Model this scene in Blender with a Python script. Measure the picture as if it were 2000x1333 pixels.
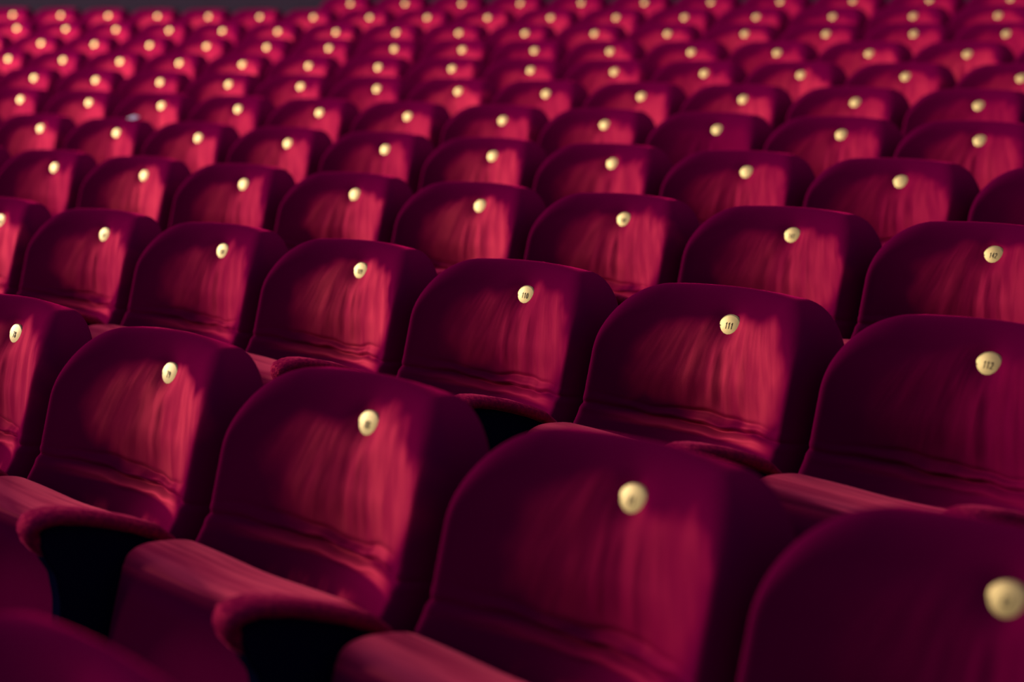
import bpy, bmesh, math, random
from mathutils import Vector, Matrix
random.seed(7)
for o in list(bpy.data.objects): bpy.data.objects.remove(o)
S = bpy.context.scene
COL = S.collection

# ------------------------------------------------------------------ camera
F_PX, W_PX = 4036.66, 2000.0
YAW, PITCH, ROLL = 0.900938, -0.098771, 0.050599
CAM = Vector((2.96846, -1.53810, 0.39149))
fw = Vector((-math.sin(YAW)*math.cos(PITCH), math.cos(YAW)*math.cos(PITCH), math.sin(PITCH)))
rt = Vector((math.cos(YAW), math.sin(YAW), 0))
up = rt.cross(fw)
r2 = rt*math.cos(ROLL) + up*math.sin(ROLL)
u2 = up*math.cos(ROLL) - rt*math.sin(ROLL)
cd = bpy.data.cameras.new('camera'); cam = bpy.data.objects.new('camera', cd); COL.objects.link(cam)
M = Matrix.Identity(4)
for i in range(3):
    M[i][0], M[i][1], M[i][2], M[i][3] = r2[i], u2[i], -fw[i], CAM[i]
cam.matrix_world = M
cd.sensor_width = 36.0; cd.lens = F_PX*36.0/W_PX; cd.clip_start = 0.05; cd.clip_end = 200
cd.dof.use_dof = True; cd.dof.focus_distance = 3.55; cd.dof.aperture_fstop = 3.2
S.camera = cam

# ------------------------------------------------------------------ world, lights, exposure
w = bpy.data.worlds.new('hall_air'); S.world = w; w.use_nodes = True
bg = w.node_tree.nodes['Background']; bg.inputs[0].default_value = (0.42, 0.36, 1.0, 1); bg.inputs[1].default_value = 0.26
S.view_settings.view_transform = 'Standard'; S.view_settings.look = 'None'
S.view_settings.gamma = 1.0; S.view_settings.exposure = 0.0
try: S.view_settings.use_curve_mapping = False
except Exception: pass

def area(name, loc, target, sx, sy, power, color, spread=180):
    l = bpy.data.lights.new(name, 'AREA'); l.shape = 'RECTANGLE'; l.size = sx; l.size_y = sy
    l.energy = power; l.color = color; l.spread = math.radians(spread)
    o = bpy.data.objects.new(name, l); COL.objects.link(o); o.location = loc
    o.rotation_euler = (Vector(target)-Vector(loc)).to_track_quat('-Z', 'Y').to_euler(); return o
def lamp(name, loc, power, color, r):
    l = bpy.data.lights.new(name, 'POINT'); l.energy = power; l.color = color; l.shadow_soft_size = r
    o = bpy.data.objects.new(name, l); COL.objects.link(o); o.location = loc; return o
# big warm-white light from the left side of the hall, low over the seats
area('side_wash', (-17.0, -3.6, 2.6), (-1.5, 2.0, 0.2), 5.0, 3.0, 3000, (1.0, 0.86, 0.84))
# stage lamp, ahead of the seats
area('stage_lamp', (-10.5, -11.5, 0.3), (0.0, 1.0, 0.2), 2.0, 1.6, 240, (1.0, 0.93, 0.80))
# overhead house light
area('house_light', (-3.0, 5.0, 7.0), (-3.0, 5.0, 0.0), 7.0, 7.0, 240, (1.0, 0.78, 0.86))
# wall lamps along the left side of the hall
for i, (x, y, z) in enumerate(((-17, 1.0, 1.3), (-16, -3.0, 1.6), (-14, -7.0, 1.9))):
    lamp('wall_lamp', (x, y, z), 35, (1.0, 0.62, 0.42), 0.12)


# velvet: colour of the standing pile, of the rubbed pile, and their sheen
C_DEEP, C_WORN = (0.135, 0.0002, 0.036), (0.62, 0.0012, 0.078)
S_DEEP, S_WORN = (0.85, 0.01, 0.13), (1.0, 0.13, 0.22)
SH0, SH1 = 0.75, 0.25
G_DEEP, G_WORN = (0.12, 0.002, 0.02), (0.33, 0.028, 0.046)
C_TOP_LIT, G_TOP_LIT = (0.80, 0.006, 0.09), (0.75, 0.10, 0.14)  # cushion top: paler colours with the light from above painted in
BRASS_C = (0.56, 0.43, 0.165)
# ------------------------------------------------------------------ materials
def mat(name):
    m = bpy.data.materials.new(name); m.use_nodes = True
    nt = m.node_tree; nt.nodes.clear(); return m, nt
class G:
    """small node-graph helper"""
    def __init__(s, nt): s.nt = nt
    def n(s, t, **k):
        x = s.nt.nodes.new(t)
        for a, b in k.items(): setattr(x, a, b)
        return x
    def l(s, a, b): s.nt.links.new(a, b)
    def setin(s, sock, v):
        if isinstance(v, bpy.types.NodeSocket): s.l(v, sock)
        else: sock.default_value = v
    def m(s, op, a, b=0.0, c=0.0, clamp=False):
        x = s.n('ShaderNodeMath', operation=op, use_clamp=clamp)
        s.setin(x.inputs[0], a); s.setin(x.inputs[1], b); s.setin(x.inputs[2], c); return x.outputs[0]
    def smooth(s, v, a, b, lo=0.0, hi=1.0):
        x = s.n('ShaderNodeMapRange', interpolation_type='SMOOTHSTEP')
        s.setin(x.inputs['Value'], v)
        for k, q in (('From Min', a), ('From Max', b), ('To Min', lo), ('To Max', hi)): x.inputs[k].default_value = q
        return x.outputs[0]
    def xyz(s, x, y, z):
        c = s.n('ShaderNodeCombineXYZ')
        for i, v in enumerate((x, y, z)): s.setin(c.inputs[i], v)
        return c.outputs[0]
    def noise(s, vec, scale, detail=2.0, rough=0.5):
        x = s.n('ShaderNodeTexNoise'); s.l(vec, x.inputs['Vector'])
        x.inputs['Scale'].default_value = scale; x.inputs['Detail'].default_value = detail; x.inputs['Roughness'].default_value = rough
        return x.outputs['Fac']
    def mixc(s, f, a, b):
        x = s.n('ShaderNodeMix', data_type='RGBA'); s.setin(x.inputs[0], f)
        s.setin(x.inputs[6], a); s.setin(x.inputs[7], b); return x.outputs[2]

def velvet(name, kind):
    """deep crimson velvet; 'kind' says which wear pattern or painted light the pile carries"""
    m, nt = mat(name); g = G(nt)
    tc = g.n('ShaderNodeTexCoord'); oi = g.n('ShaderNodeObjectInfo')
    sp = g.n('ShaderNodeSeparateXYZ'); g.l(tc.outputs['Object'], sp.inputs[0])
    x, y, z = sp.outputs
    rnd = g.m('MULTIPLY', oi.outputs['Random'], 37.0)
    P = g.xyz(x, y, g.m('ADD', z, rnd))
    big = g.noise(P, 9.0, 2.0)
    grain = g.noise(P, 700.0, 2.0, 0.7)
    streak = 0.5; wear_light = 0.0
    if kind == 'back':
        zb = g.m('SUBTRACT', z, BZ)                      # height above the number plate
        wob = g.m('MULTIPLY', g.m('SUBTRACT', big, 0.5), 0.10)
        # oval rubbed by shoulders, below the plate
        ex = g.m('DIVIDE', g.m('ADD', g.m('SUBTRACT', x, 0.022), wob), 0.190)
        ez = g.m('DIVIDE', g.m('ADD', g.m('ADD', zb, 0.072), wob), 0.088)
        r4 = g.m('ADD', g.m('POWER', g.m('ABSOLUTE', ex), 2.6), g.m('POWER', g.m('ABSOLUTE', ez), 2.6))
        oval = g.smooth(r4, 1.35, 0.5)
        # streaks fanning out below the plate where the pile is pressed
        fan = g.m('DIVIDE', x, g.m('SUBTRACT', 0.24, zb))
        sv = g.xyz(g.m('MULTIPLY', fan, 8.0), 0.0, g.m('ADD', g.m('MULTIPLY', zb, 7.0), rnd))
        streak = g.smooth(g.noise(sv, 1.0, 2.0, 0.55), 0.30, 0.72)
        lowp = g.xyz(g.m('MULTIPLY', x, 16.0), 0.0, g.m('ADD', g.m('MULTIPLY', zb, 7.0), rnd))
        low = g.m('MULTIPLY', g.smooth(g.noise(lowp, 1.0, 3.0, 0.6), 0.45, 0.62), g.smooth(zb, -0.195, -0.225))
        low = g.m('MULTIPLY', low, g.smooth(g.m('ABSOLUTE', x), 0.19, 0.10))
        amt = g.m('ADD', 0.55, g.m('MULTIPLY', streak, 0.45))
        per = g.n('ShaderNodeSeparateColor'); g.l(oi.outputs['Color'], per.inputs[0]); per = per.outputs[0]   # how worn this seat is
        wear_light = g.m('ADD', g.m('MULTIPLY', g.m('MULTIPLY', oval, amt), per), g.m('MULTIPLY', low, 0.7), clamp=True)
        # worn ridge of cloth along the seam
        sz = g.m('ABSOLUTE', g.m('ADD', zb, 0.170))
        ridge = g.m('MULTIPLY', g.smooth(sz, 0.012, 0.003), g.smooth(g.m('ABSOLUTE', x), 0.23, 0.12))
        wear_light = g.m('MAXIMUM', wear_light, g.m('MULTIPLY', g.m('MULTIPLY', ridge, per), 0.9))
    elif kind == 'edge':
        # cushion: light on its top painted in as paler, streaked pile
        t = g.m('SUBTRACT', z, CZ)
        q = g.smooth(t, -0.045, -0.012)
        st = g.smooth(g.noise(g.xyz(g.m('MULTIPLY', x, 3.0), g.m('MULTIPLY', y, 60.0), rnd), 1.0, 3.0), 0.35, 0.62)
        wear_light = g.m('MULTIPLY', q, g.m('ADD', 0.60, g.m('MULTIPLY', st, 0.40)), clamp=True)
    elif kind == 'pad':
        n_ = g.noise(P, 160.0, 3.0, 0.7)
        wear_light = g.m('ADD', 0.20, g.m('MULTIPLY', g.smooth(n_, 0.4, 0.65), 0.50))
    C_W, G_W = (C_TOP_LIT, G_TOP_LIT) if kind == 'edge' else (C_WORN, G_WORN)
    base = g.mixc(wear_light, (*C_DEEP, 1), (*C_W, 1))
    rim = g.mixc(wear_light, (*S_DEEP, 1), (*S_WORN, 1))
    bs = g.n('ShaderNodeBsdfPrincipled')
    g.l(base, bs.inputs['Base Color'])
    bs.inputs['Roughness'].default_value = 0.9
    bs.inputs['Specular IOR Level'].default_value = 0.0
    g.setin(bs.inputs['Sheen Weight'], g.m('ADD', SH0, g.m('MULTIPLY', wear_light, SH1)))
    g.setin(bs.inputs['Sheen Roughness'], g.m('ADD', 0.17, g.m('MULTIPLY', wear_light, 0.14)))
    g.l(rim, bs.inputs['Sheen Tint'])
    hgt = g.m('ADD', g.m('MULTIPLY', big, 0.0015), g.m('MULTIPLY', grain, 0.00022))
    if kind == 'back':
        hgt = g.m('ADD', hgt, g.m('MULTIPLY', g.m('MULTIPLY', streak, oval), 0.0008))
    if kind == 'pad':
        hgt = g.m('ADD', hgt, g.m('MULTIPLY', g.noise(P, 160.0, 3.0, 0.7), 0.0015))
    bp = g.n('ShaderNodeBump'); bp.inputs['Strength'].default_value = 1.0; bp.inputs['Distance'].default_value = 1.0
    g.l(hgt, bp.inputs['Height']); g.l(bp.outputs[0], bs.inputs['Normal'])
    gl = g.n('ShaderNodeBsdfGlossy'); gl.inputs['Roughness'].default_value = 0.66
    g.l(g.mixc(wear_light, (*G_DEEP, 1), (*G_W, 1)), gl.inputs['Color']); g.l(bp.outputs[0], gl.inputs['Normal'])
    ad = g.n('ShaderNodeMixShader'); g.setin(ad.inputs[0], g.m('ADD', 0.10, g.m('MULTIPLY', wear_light, 0.60)))
    g.l(bs.outputs[0], ad.inputs[1]); g.l(gl.outputs[0], ad.inputs[2])
    out = g.n('ShaderNodeOutputMaterial'); g.l(ad.outputs[0], out.inputs[0])
    return m

def simple(name, col, rough=0.6, metal=0.0, spec=0.5, nz=0.0, scale=40.0):
    m, nt = mat(name); g = G(nt)
    bs = g.n('ShaderNodeBsdfPrincipled'); out = g.n('ShaderNodeOutputMaterial'); g.l(bs.outputs[0], out.inputs[0])
    tc = g.n('ShaderNodeTexCoord'); f = g.noise(tc.outputs['Object'], scale, 4.0, 0.6)
    dark = tuple(c*(1-nz) for c in col)
    g.l(g.mixc(f, (*dark, 1), (*col, 1)), bs.inputs['Base Color'])
    bs.inputs['Roughness'].default_value = rough; bs.inputs['Metallic'].default_value = metal
    bs.inputs['Specular IOR Level'].default_value = spec
    return m, g, bs, f

BZ = 0.82          # number plate height above the floor of its row
CZ = BZ - 0.181    # top of the tipped-up cushion
V_BACK = velvet('velvet_backrest', 'back')
V_EDGE = velvet('velvet_cushion', 'edge')
V_PAD = velvet('velvet_arm_pad', 'pad')
BLACK, *_ = simple('black_painted_steel', (0.003, 0.003, 0.016), 1.0, 0.0, 0.0)
IRON_BLACK, *_ = simple('worn_black_steel', (0.012, 0.012, 0.018), 0.35, 0.3, 0.5)
IRON, *_ = simple('dull_steel', (0.10, 0.10, 0.12), 0.4, 0.9)
INK, *_ = simple('dark_engraving', (0.035, 0.022, 0.012), 0.7, 0.0, 0.2)
CARPET, *_ = simple('dark_carpet', (0.020, 0.004, 0.012), 0.95, 0.0, 0.05, 0.4, 300)
WALL, *_ = simple('dark_plum_wall', (0.026, 0.015, 0.026), 0.9, 0.0, 0.1, 0.35, 6)
WHITE, *_ = simple('white_paper', (0.75, 0.72, 0.76), 0.35, 0.0, 0.5)
BRASS, g_, bs_, f_ = simple('aged_brass', BRASS_C, 0.30, 1.0, 0.5, 0.30, 90)
g_.setin(bs_.inputs['Roughness'], g_.m('ADD', 0.46, g_.m('MULTIPLY', f_, 0.16)))
b_ = g_.n('ShaderNodeBump'); b_.inputs['Distance'].default_value = 0.0004; b_.inputs['Strength'].default_value = 0.6
g_.l(f_, b_.inputs['Height']); g_.l(b_.outputs[0], bs_.inputs['Normal'])

# ------------------------------------------------------------------ seat shapes (x along the row, -y towards the stage, z up from the row's floor)
def mk(name, verts, faces, mats, smooth=True, fm=None):
    me = bpy.data.meshes.new(name); me.from_pydata(verts, [], faces)
    for m in mats: me.materials.append(m)
    if smooth: me.polygons.foreach_set('use_smooth', [True]*len(me.polygons))
    if fm: me.polygons.foreach_set('material_index', fm)
    me.update(); return me

VARS = (0.0, 1.3, 2.9, 4.4)
HW, TOP, CR, XC = 0.2630, 0.0625, 0.118, -0.017      # half width, top above the plate, corner radius
SEAM = -0.156
FOLDS = [[(-0.02, 0.018, 0.0045), (0.10, 0.022, -0.0040), (0.19, 0.025, 0.0040), (0.29, 0.02, -0.0025)],
         [(-0.12, 0.03, 0.0030), (0.03, 0.015, 0.0050), (0.09, 0.02, -0.0045), (0.24, 0.035, 0.0035)],
         [(0.06, 0.02, 0.0040), (0.13, 0.018, -0.0040), (-0.09, 0.04, -0.0030), (0.30, 0.03, 0.0030)],
         [(0.0, 0.025, -0.0040), (0.08, 0.014, 0.0050), (0.20, 0.02, -0.0035), (-0.18, 0.04, 0.0035)]]
def edge_dist(x, z):
    z += 0.017*(x/HW)**2
    ax = abs(x) - (HW-CR); az = z - (TOP-CR)
    if ax > 0 and az > 0: return CR - math.hypot(ax, az)
    return min(HW-abs(x), TOP-z)
def ztop(x):
    ax = abs(x)-(HW-CR); crown = -0.017*(x/HW)**2
    if ax <= 0: return TOP + crown
    return crown+TOP-CR + math.sqrt(max(0.0, CR*CR-ax*ax))
def ss(a, b, v):
    t = max(0.0, min(1.0, (v-a)/(b-a))); return t*t*(3-2*t)
def recl(z):
    if z > SEAM: return -math.tan(math.radians(10))*z
    return -math.tan(math.radians(10))*SEAM + math.tan(math.radians(27))*(SEAM-z)
def qbase(x, z, var):
    a = abs(x)
    c = 0.070*(a/0.235)**1.75 if a < 0.240 else 0.070*(0.240/0.235)**1.75 + 0.30*(a-0.240)
    return c*(1-0.12*ss(-0.05, TOP, z)) + recl(z)
def edge_roll(x, z):
    ax = abs(x)-(HW-CR); az = z-(TOP-CR)
    if ax > 0 and az > 0: w = ax*ax/(ax*ax+az*az)
    else: w = 1.0 if ax > 0 else 0.0
    lo = 1-0.62*ss(-0.075, 0.035, z)
    r = 0.042-0.004*w; D = 0.028+0.056*w*lo
    e = edge_dist(x, z)
    return D*(1-math.sqrt(max(0.0, 1-(1-e/r)**2))) if e < r else 0.0
def qback(x, z, var):
    q = recl(z)-0.043+0.06*(qbase(x, z, var)-recl(z))
    e = edge_dist(x, z); r = 0.022
    if e < r: q += 0.016*(1-math.sqrt(max(0.0, 1-(1-e/r)**2)))
    return q
def qfront(x, z, var):
    a = abs(x); q = qbase(x, z, var)
    q += 0.014*math.cos(min(1, a/0.22)*math.pi/2)*ss(-0.160, -0.08, z)*(1-ss(-0.03, 0.05, z))   # soft padding
    q -= 0.0105*math.exp(-((x+XC)**2*0.7+z*z)/(0.026**2))      # dimple pulled in by the plate
    wv = 0.0016*math.sin(x*38+var*2.1)+0.0010*math.sin(x*83+var)
    mid = math.exp(-(x/0.15)**2)
    zs = SEAM + 0.003 + wv - 0.013*math.exp(-(x/0.17)**2)
    sm = 0.30+0.70*mid
    q -= sm*0.0062*math.exp(-((z-zs)/0.0034)**2)            # seam groove, piped ridge below, slack folds above
    q += sm*0.0042*math.exp(-((z-zs+0.0095)/0.0052)**2)
    q += 0.0060*mid*math.exp(-((z-zs-0.009)/0.0050)**2)
    q -= 0.0045*mid*math.exp(-((z-zs-0.019-0.004*math.sin(x*21+var))/0.0040)**2)
    fx = x/(0.24-z)                                       # slack folds running down from the plate
    env = ss(-0.150, -0.115, z)*(1-ss(-0.06, -0.025, z))
    for (c, s_, h) in FOLDS[VARS.index(var) if var in VARS else 0]:
        q += 0.55*h*env*math.exp(-((fx-c)/s_)**2)
    return q - edge_roll(x, z)
def backrest_mesh(var):
    NX, NZ = 96, 104
    zl = [-0.31+0.11*i/9 for i in range(9)] + [-0.20+0.07*i/38 for i in range(39)]
    n2 = NZ-len(zl)
    vs = []; fs = []
    def col(x):
        zt = ztop(x); out = list(zl)
        for i in range(n2+1):
            t = i/n2; t = 0.45*t+0.55*math.sin(t*math.pi/2)
            if i == 0: continue
            out.append(-0.13+(zt+0.13)*t)
        return out
    xs = [HW*(0.30*t+0.70*math.sin(t*math.pi/2)) for t in [-1+2*i/NX for i in range(NX+1)]]
    for side in (0, 1):
        for x in xs:
            for z in col(x):
                if side == 0: q = qfront(x, z, var)
                else:
                    q = min(qback(x, z, var), qfront(x, z, var)-0.001)
                vs.append((x+XC, -q, BZ+z))
    N = len(col(0)); nn = len(xs)*N
    for i in range(len(xs)-1):
        for j in range(N-1):
            a = i*N+j; fs.append((a, a+N, a+N+1, a+1)); fs.append((nn+a, nn+a+1, nn+a+N+1, nn+a+N))
    for i in range(len(xs)-1):
        a = i*N+N-1; fs.append((a, a+N, nn+a+N, nn+a)); a = i*N; fs.append((a+N, a, nn+a, nn+a+N))
    for j in range(N-1):
        fs.append((j+1, nn+j+1, nn+j, j)); a = (len(xs)-1)*N+j; fs.append((a, nn+a, nn+a+1, a+1))
    return mk('backrest', vs, fs, [V_BACK])

def loft(name, rings, mats, cap=True, smooth=True):
    n = len(rings[0]); vs = [p for r in rings for p in r]; fs = []
    for i in range(len(rings)-1):
        for j in range(n):
            a = i*n+j; b = i*n+(j+1) % n; fs.append((a, b, b+n, a+n))
    if cap:
        fs.append(tuple(range(n-1, -1, -1))); fs.append(tuple(range((len(rings)-1)*n, len(rings)*n)))
    return mk(name, vs, fs, mats, smooth)

def cushion_mesh():
    """tipped-up seat cushion: a thick slab with a rounded nose on top, seen from below"""
    rings = []
    # cross-section in (q, z) around the slab, z relative to the plate
    prof = []
    q0, q1, zt, zb = 0.118, 0.232, -0.181, -0.56
    lean = 0.16
    def pt(q, z): return (q+(zt-z)*lean, z)
    for i in range(25):                       # nose
        a = math.pi - math.pi*i/24
        c = math.cos(a); s_ = math.sin(a)
        cx = (q0+q1)/2 + (q1-q0)/2*math.copysign(abs(c)**0.72, c); cz = zt-0.032+0.032*abs(s_)**0.72
        prof.append(pt(cx, cz))
    for z in (-0.21, -0.25, -0.30, -0.36, -0.43, -0.50, zb): prof.append(pt(q1+0.004*math.sin((z-zt)/(zb-zt)*math.pi), z))
    for z in (zb-0.02,): prof.append(pt(q1-0.02, z)); prof.append(pt(q0+0.02, z))
    for z in (zb, -0.50, -0.43, -0.36, -0.30, -0.25, -0.21): prof.append(pt(q0, z))
    NX = 60
    HWc = 0.236
    for i in range(NX+1):
        t = -1+2*i/NX; x = HWc*(0.35*t+0.65*math.sin(t*math.pi/2))
        e = HWc-abs(x); r = 0.035
        k = 0.0 if e >= r else 1-math.sqrt(max(0.0, 1-(1-e/r)**2))
        ring = []
        for (q, z) in prof:
            qc = (q0+q1)/2 + (zt-z)*lean
            zz = z
            if z > -0.24: zz = z - k*0.030*((z+0.24)/0.05)
            qq = qc+(q-qc)*(1-0.55*k)
            sag = 0.004*math.exp(-(x/0.1)**2) if z > -0.2 else 0
            ring.append((x+XC, -qq, BZ+zz-sag))
        rings.append(ring)
    return loft('seat_cushion', rings, [V_EDGE])

AX = -0.277
def pad_mesh():
    cen = [(0.146, -0.192), (0.156, -0.180), (0.180, -0.1625), (0.215, -0.1510), (0.250, -0.1420), (0.285, -0.1350), (0.315, -0.1315),
           (0.335, -0.1310), (0.352, -0.1335), (0.366, -0.1400), (0.374, -0.1500), (0.376, -0.1620), (0.370, -0.1760), (0.358, -0.1880), (0.342, -0.1980), (0.328, -0.2050)]
    rings = []
    n = len(cen)
    for i, (q, z) in enumerate(cen):
        q -= 0.012; z -= 0.006
        a = cen[max(0, i-1)]; b = cen[min(n-1, i+1)]
        tq, tz = b[0]-a[0], b[1]-a[1]; L = math.hypot(tq, tz); tq /= L; tz /= L
        nq, nz = -tz, tq                                    # outward normal
        hw = 0.030 - 0.010*max(0, (3-i)/3) - 0.018*min(1.0, max(0, (i-8)/5)**1.3)
        th = 0.021 if i > 1 else 0.012+0.006*i
        ring = []
        for k in range(20):
            an = 2*math.pi*k/20; c, s_ = math.cos(an), math.sin(an)
            u = hw*math.copysign(abs(c)**0.6, c); v = th/2*math.copysign(abs(s_)**0.7, s_) - th/2
            j = 0.0009*math.sin(i*2.7+k*1.9)
            ring.append((AX+u, -(q+nq*(v+j)), BZ+z+nz*(v+j)))
        rings.append(ring)
    return loft('arm_pad', rings, [V_PAD])
def prism_x(name, poly, x0, x1, m):
    """polygon in (q, z) pushed through x, with a small bevel"""
    bm = bmesh.new()
    va = [bm.verts.new((x0, -q, BZ+z)) for q, z in poly]; vb = [bm.verts.new((x1, -q, BZ+z)) for q, z in poly]
    n = len(poly); bm.faces.new(va); bm.faces.new(vb[::-1])
    for i in range(n): bm.faces.new((va[i], vb[i], vb[(i+1) % n], va[(i+1) % n])[::-1])
    bmesh.ops.recalc_face_normals(bm, faces=bm.faces)
    bmesh.ops.bevel(bm, geom=list(bm.edges), offset=0.0025, segments=2, affect='EDGES', clamp_overlap=True)
    me = bpy.data.meshes.new(name); bm.to_mesh(me); bm.free(); me.materials.append(m); return me
def panel_mesh():
    poly = [(0.140, -0.192), (0.160, -0.189), (0.200, -0.177), (0.26, -0.161), (0.31, -0.152), (0.338, -0.160), (0.344, -0.178), (0.332, -0.206), (0.318, -0.225), (0.310, -0.26), (0.305, -0.40), (0.30, -0.80),
            (0.345, -0.812), (0.345, -0.8195), (0.12, -0.8195), (0.12, -0.812), (0.165, -0.80), (0.165, -0.32), (0.150, -0.21)]
    return prism_x('side_panel', poly, AX-0.015, AX+0.015, BLACK)
def bracket_mesh():
    poly = [(0.112, -0.200), (0.165, -0.200), (0.165, -0.206), (0.163, -0.232), (0.128, -0.232)]
    return prism_x('hinge_bracket', poly, AX-0.010, AX+0.016, IRON_BLACK)

# ---- brass number plate: domed disc, two pins, stamped digits
PR, PH, OV = 0.0202, 0.0027, 1.28
PY = -(qfront(-XC, 0.0, 0.0)+0.0035)
TILT = math.radians(10)
def plate_base():
    vs = [(0, -PH, 0)]; fs = []; R = 9; K = 48
    for i in range(1, R+1):
        r = PR*i/R
        for k in range(K):
            a = 2*math.pi*k/K; vs.append((r*math.cos(a), -PH*(1-(r/PR)**2), r*math.sin(a)))
    for k in range(K): vs.append((PR*0.99*math.cos(2*math.pi*k/K), 0.0022, PR*0.99*math.sin(2*math.pi*k/K)))
    for k in range(K): fs.append((0, 1+k, 1+(k+1) % K))
    for i in range(R):
        for k in range(K):
            a = 1+i*K+k; b = 1+i*K+(k+1) % K; fs.append((a, a+K, b+K, b))
    fs.append(tuple(1+R*K+k for k in range(K)))
    return vs, fs
def place(v):     # from the plate's own plane to the seat, tipped back with the cushioning
    x, y, z = v; x *= OV; c, s_ = math.cos(TILT), math.sin(TILT)
    return (x, PY + y*c + z*s_, BZ + z*c - y*s_)
DIG = {'0': [[(.5,0),(.12,.18),(.08,.5),(.12,.82),(.5,1),(.88,.82),(.92,.5),(.88,.18),(.5,0)]],
       '1': [[(.2,.78),(.52,1),(.52,0)]],
       '2': [[(.1,.78),(.3,.97),(.65,.98),(.88,.78),(.8,.52),(.1,0),(.92,0)]],
       '4': [[(.68,0),(.68,1),(.06,.32),(.95,.32)]],
       '7': [[(.08,1),(.92,1),(.42,0)]],
       '8': [[(.5,.54),(.16,.76),(.5,1),(.84,.76),(.5,.54),(.1,.27),(.5,0),(.9,.27),(.5,.54)]],
       '9': [[(.88,.62),(.5,.45),(.12,.7),(.5,1),(.88,.72),(.82,.3),(.45,0)]],
       '5': [[(.85,1),(.2,1),(.15,.56),(.6,.6),(.9,.32),(.6,0),(.1,.08)]],
       '6': [[(.8,.95),(.3,.7),(.1,.3),(.5,0),(.88,.3),(.5,.52),(.14,.34)]],
       '3': [[(.12,.85),(.5,1),(.86,.78),(.45,.54),(.9,.28),(.5,0),(.1,.15)]]}
def plate_mesh(text):
    vs, fs = plate_base(); fm = [0]*len(fs)
    def dome(x, z): return -PH*max(0, 1-(x*x+z*z)/PR**2)
    def stroke(p, q, w):
        dx, dz = q[0]-p[0], q[1]-p[1]; L = math.hypot(dx, dz); nx, nz = -dz/L*w/2, dx/L*w/2
        b = len(vs); ex, ez = dx/L*w/3, dz/L*w/3
        for (x, z) in ((p[0]-ex+nx, p[1]-ez+nz), (p[0]-ex-nx, p[1]-ez-nz), (q[0]+ex-nx, q[1]+ez-nz), (q[0]+ex+nx, q[1]+ez+nz)):
            vs.append((x, dome(x, z)-0.00032, z))
        for i in range(4): x, y, z = vs[b+i]; vs.append((x, y+0.0004, z))
        for f in ((0, 1, 2, 3), (0, 4, 5, 1), (1, 5, 6, 2), (2, 6, 7, 3), (3, 7, 4, 0)): fs.append(tuple(b+i for i in f)); fm.append(1)
    h, cw, gap = 0.0098, 0.0036, 0.0014
    tot = len(text)*cw+(len(text)-1)*gap
    for i, ch in enumerate(text):
        ox = -tot/2+i*(cw+gap)
        for pl in DIG[ch]:
            fine = []
            for a, b in zip(pl[:-1], pl[1:]): fine += [(a[0]+(b[0]-a[0])*i/3, a[1]+(b[1]-a[1])*i/3) for i in range(3)]
            fine.append(pl[-1])
            for a, b in zip(fine[:-1], fine[1:]):
                k = 0.12*h
                stroke((ox+a[0]*cw+(a[1]-.5)*k*.6, -h/2+a[1]*h+0.0008), (ox+b[0]*cw+(b[1]-.5)*k*.6, -h/2+b[1]*h+0.0008), 0.00105)
    for sx in (-1, 1):                                     # two pins
        b = len(vs); K = 12; cx = sx*0.0172
        for k in range(K):
            a = 2*math.pi*k/K; x = cx+0.0011*math.cos(a); z = 0.0011*math.sin(a); vs.append((x, dome(x, z)-0.0005, z))
        vs.append((cx, dome(cx, 0)-0.0009, 0))
        for k in range(K): fs.append((b+k, b+K, b+(k+1) % K)); fm.append(1)
    return mk('number_plate', [place(v) for v in vs], fs, [BRASS, INK], True, fm)

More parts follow.
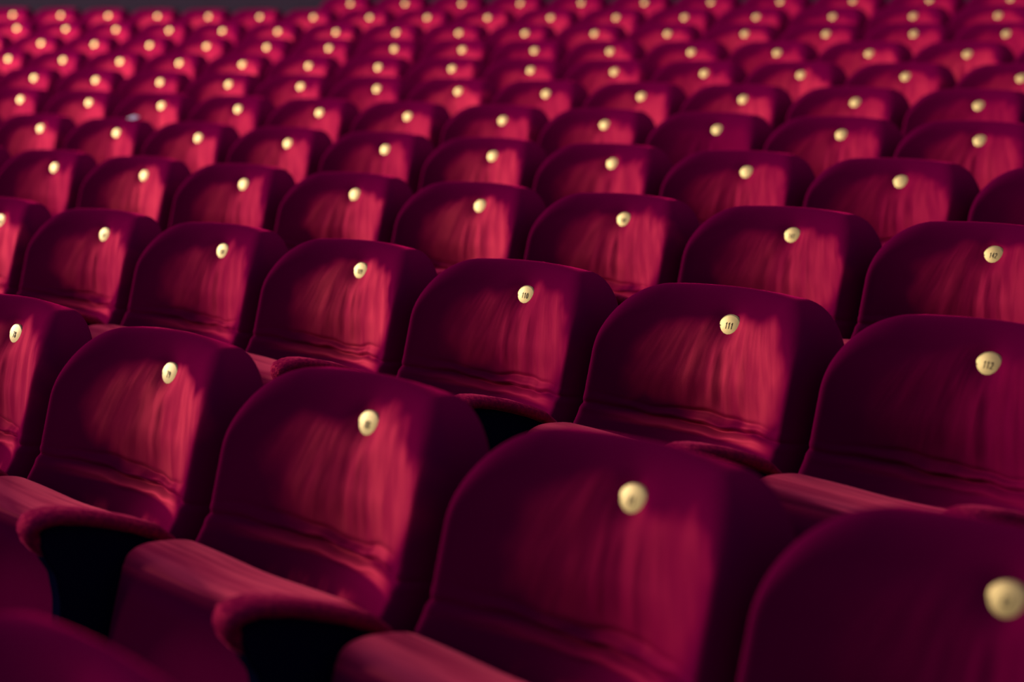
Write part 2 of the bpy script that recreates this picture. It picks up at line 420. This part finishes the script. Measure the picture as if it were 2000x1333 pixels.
# ------------------------------------------------------------------ the rows: seats stand on arcs round the stage
RAD = 1/0.0285116; DEPTH = 0.827597
RISE = [-0.066] + [0.0976214*k+0.00334589*k*k for k in range(11)]     # plate heights, row by row
SEATS = [
    [(1.825, -0.002), (1.291, -0.003), (0.747, 0.004), (0.197, 0.003), (-0.348, 0.006)],
    [(1.1, 0.001), (0.56, -0.005), (0.02, -0.004), (-0.517, -0.001), (-1.051, -0.004), (-1.583, -0.002), (-2.118, -0.004)],
    [(0.421, 0.006), (-0.118, 0.004), (-0.656, 0.002), (-1.192, 0.004), (-1.729, 0.004), (-2.269, 0.001), (-2.808, 0.002), (-3.346, 0.001)],
    [(-0.549, 0.006), (-1.091, 0.005), (-1.63, 0.006), (-2.17, 0.0), (-2.711, -0.001), (-3.252, 0.006), (-3.795, 0.002), (-4.333, -0.001), (-4.873, -0.005)],
    [(-0.976, 0.008), (-1.508, 0.001), (-2.043, -0.005), (-2.58, -0.006), (-3.114, -0.001), (-3.658, -0.007), (-4.206, -0.003), (-4.751, -0.005), (-5.3, 0.0), (-5.853, -0.0), (-6.406, 0.002)],
    [(-1.649, 0.001), (-2.191, -0.004), (-2.734, -0.004), (-3.272, -0.005), (-3.82, -0.007), (-4.363, -0.005), (-4.904, 0.0), (-5.446, -0.006), (-5.988, -0.005), (-6.532, 0.002), (-7.072, -0.001), (-7.614, -0.004)],
    [(-2.114, -0.004), (-2.665, 0.001), (-3.21, -0.002), (-3.754, -0.005), (-4.299, -0.005), (-4.843, -0.008), (-5.388, -0.008), (-5.929, -0.001), (-6.469, -0.001), (-7.01, 0.014), (-7.549, 0.009), (-8.08, 0.004), (-8.611, 0.008), (-9.139, 0.003)],
    [(-3.025, 0.001), (-3.564, 0.0), (-4.105, -0.003), (-4.646, -0.007), (-5.191, -0.001), (-5.73, 0.0), (-6.272, 0.001), (-6.811, -0.004), (-7.354, -0.003), (-7.893, -0.006), (-8.437, -0.009), (-8.974, -0.006), (-9.515, 0.011), (-10.053, 0.011)],
    [(-3.46, 0.003), (-3.999, 0.009), (-4.543, 0.012), (-5.081, 0.012), (-5.621, 0.006), (-6.162, -0.001), (-6.702, 0.003), (-7.242, 0.003), (-7.776, -0.005), (-8.314, -0.006), (-8.851, -0.006), (-9.384, -0.013), (-9.912, -0.014), (-10.459, 0.002), (-10.99, -0.011), (-11.522, -0.009)],
    [(-4.142, 0.004), (-4.681, 0.007), (-5.222, 0.005), (-5.764, 0.004), (-6.302, 0.003), (-6.838, -0.003), (-7.377, 0.004), (-7.918, 0.004), (-8.458, 0.003), (-8.994, 0.006), (-9.537, 0.026), (-10.071, 0.024), (-10.6, -0.0), (-11.139, -0.003), (-11.677, 0.001), (-12.209, 0.009), (-12.758, 0.004)],
    [(-4.693, -0.012), (-5.239, -0.01), (-5.786, -0.008), (-6.332, -0.014), (-6.878, -0.004), (-7.425, -0.001), (-7.971, 0.002), (-8.517, 0.004), (-9.064, 0.005), (-9.61, 0.002), (-10.157, -0.001)],
]
EXTRA = [(2, 1, 1), (4, 1, 1), (8, 1, 1), (3, 1, -1), (4, 1, -1), (6, 1, -1), (8, 1, -1)]   # row, how many, right (+) or left (-) end
ROWS = [[(1.62, -0.066)]] + SEATS
def ring_pt(k, t, z):             # k = 0 is the row nearest the stage
    R = RAD+(k-1)*DEPTH; ph = t/R
    return Vector((R*math.sin(ph), -RAD+R*math.cos(ph), z)), ph
BACKS = [backrest_mesh(v) for v in VARS]
CUSH = cushion_mesh(); PAD = pad_mesh(); PANEL = panel_mesh(); BRKT = bracket_mesh()
PLAIN = plate_mesh('')
def link(name, me, parent=None):
    o = bpy.data.objects.new(name, me); COL.objects.link(o)
    if parent: o.parent = parent
    return o
proto = bpy.data.objects.new('theatre_seat', None); COL.objects.link(proto); proto.empty_display_size = 0.2
proto['category'] = 'theatre seat'; proto['group'] = 'red velvet theatre seats'
link('backrest', BACKS[0], proto); link('seat_cushion', CUSH, proto)
sp_ = link('side_panel', PANEL, proto); link('arm_pad', PAD, sp_); link('hinge_bracket', BRKT, sp_)
pl_ = link('number_plate', PLAIN, proto); pl_['label'] = 'round brass number plate'
def dup(root):
    r = root.copy(); COL.objects.link(r)
    for ch in root.children:
        c = ch.copy(); COL.objects.link(c); c.parent = r
        for gc in ch.children:
            d = gc.copy(); COL.objects.link(d); d.parent = c
    return r
ORD = ['zeroth', 'first', 'second', 'third', 'fourth', 'fifth', 'sixth', 'seventh', 'eighth', 'ninth', 'tenth', 'eleventh', 'twelfth', 'thirteenth', 'fourteenth', 'fifteenth', 'sixteenth', 'seventeenth', 'eighteenth', 'nineteenth']
NUM = {(1, 0): '82', (1, 1): '81', (1, 2): '80', (1, 3): '79', (1, 4): '78'}
for j in range(7): NUM[(2, j)] = str(112-j)
for j in range(3): NUM[(3, j)] = str(142-j)
KEEP_NUM_LABEL = {(2, 0), (2, 1), (2, 2), (2, 3), (3, 0), (3, 1), (1, 3), (1, 4)}
cells = []
for k, row in enumerate(ROWS):
    for j, (t, z) in enumerate(row): cells.append((k, j, t, z, 0))
for k, n, side in EXTRA:
    row = ROWS[k]
    for i in range(1, n+1):
        if side > 0: cells.append((k, -i, row[0][0]+0.541*i, row[0][1], 1))
        else: cells.append((k, len(row)-1+i, row[-1][0]-0.541*i, row[-1][1], 1))
cells.sort(key=lambda c: (c[0], -c[2]))
WORN = {(0, 0): 0.5, (1, 0): 0.05, (1, 1): 0.42, (2, 0): 0.16, (2, 2): 0.55, (3, 0): 0.6, (4, 0): 0.5, (5, 2): 0.1, (2, 1): 0.95, (1, 2): 0.9, (1, 3): 1.0, (2, 3): 1.0, (5, 0): 0.6, (6, 0): 0.4, (4, -1): 0.1}
first = True; cnt = {}
for k, j, t, z, ex in cells:
    cnt[k] = cnt.get(k, 0)+1
    s = proto if first else dup(proto); first = False
    floor_z = RISE[k]-BZ
    loc, ph = ring_pt(k, t, floor_z+(z-RISE[k] if abs(z-RISE[k]) < 0.04 else 0))
    s.location = loc; s.rotation_euler = (0, 0, -ph)
    place_no = ORD[cnt[k]]
    num = NUM.get((k, j))
    if k == 0: s['label'] = 'blurred red velvet seat back in the bottom left corner, nearest of all'
    elif num and (k, j) in KEEP_NUM_LABEL:
        s['label'] = 'red velvet tip-up theatre seat with round brass plate numbered %s' % num
    elif k == 11: s['label'] = 'blurred red velvet seat in the farthest row, %s from the right' % place_no
    elif k == 10: s['label'] = 'blurred red velvet seat in the second farthest row, %s from the right' % place_no
    elif k == 1: s['label'] = 'large dark red velvet seat in the nearest full row, %s from the right' % place_no
    else: s['label'] = 'red velvet seat with brass plate, %s full row from the front, %s from the right' % (ORD[k], place_no)
    for c in s.children:
        if c.name.startswith('backrest'):
            c.data = BACKS[(k*5+j*3) % 4]
            wv_ = WORN.get((k, j), 0.55+0.45*random.random()); c.color = (wv_, wv_, wv_, 1)
        if c.name.startswith('number_plate') and num: c.data = plate_mesh(num)

# ------------------------------------------------------------------ setting
def arc_slab(name, m, r0, r1, z0, z1, t0, t1, n=60):
    vs = []; fs = []
    for i in range(n+1):
        a = (t0+(t1-t0)*i/n)/RAD
        for r, z in ((r0, z0), (r1, z0), (r1, z1), (r0, z1)): vs.append((r*math.sin(a), -RAD+r*math.cos(a), z))
    for i in range(n):
        for j in range(4):
            a = i*4+j; b = i*4+(j+1) % 4; fs.append((a, b, b+4, a+4))
    fs.append((3, 2, 1, 0)); b = n*4; fs.append((b, b+1, b+2, b+3))
    me = mk(name, vs, fs, [m], False); o = link(name, me); o['kind'] = 'structure'; return o
# stepped floor as one terraced mesh
prof = [(RAD-4*DEPTH, RISE[0]-BZ-0.04)]
FRONT = 0.42
for k in range(12):
    r = RAD+(k-1)*DEPTH-FRONT; z = RISE[k]-BZ
    prof.append((r, prof[-1][1])); prof.append((r, z))
prof.append((RAD+11*DEPTH+0.7, prof[-1][1]))
vs = []; fs = []; NA = 80
for i in range(NA+1):
    a = (-34+(6+34)*i/NA)/RAD
    for r, z in prof: vs.append((r*math.sin(a), -RAD+r*math.cos(a), z))
    for r, z in reversed(prof): vs.append((r*math.sin(a), -RAD+r*math.cos(a), -1.3))
n = 2*len(prof)
for i in range(NA):
    for j in range(n):
        a = i*n+j; b = i*n+(j+1) % n; fs.append((a, a+n, b+n, b))
fl = link('floor', mk('floor', vs, fs, [CARPET], False)); fl['kind'] = 'structure'
arc_slab('wall_back', WALL, RAD+11*DEPTH+0.30, RAD+11*DEPTH+0.55, RISE[11]-BZ-0.2, RISE[11]+5.0, -34, 6)

# small white slip lying on the top edge of a seat back
loc, ph = ring_pt(4, -4.334, RISE[4])
vs = []
for i in range(9):
    for j in range(5):
        u, v = i/8, j/4
        vs.append((0.047*(u-0.5), 0.030*(v-0.5), 0.0015*math.sin(u*5)+0.006*v*v))
fs = [(i*5+j, (i+1)*5+j, (i+1)*5+j+1, i*5+j+1) for i in range(8) for j in range(4)]
sl = link('paper_slip', mk('paper_slip', vs, fs, [WHITE]))
so = sl.modifiers.new('thick', 'SOLIDIFY'); so.thickness = 0.0012
sl.location = loc + Matrix.Rotation(-ph, 3, 'Z') @ Vector((0.085, 0.012, 0.0640)); sl.rotation_euler = (math.radians(12), 0, -ph)
sl['label'] = 'small white slip lying on the top edge of a red seat back at left'; sl['category'] = 'paper slip'
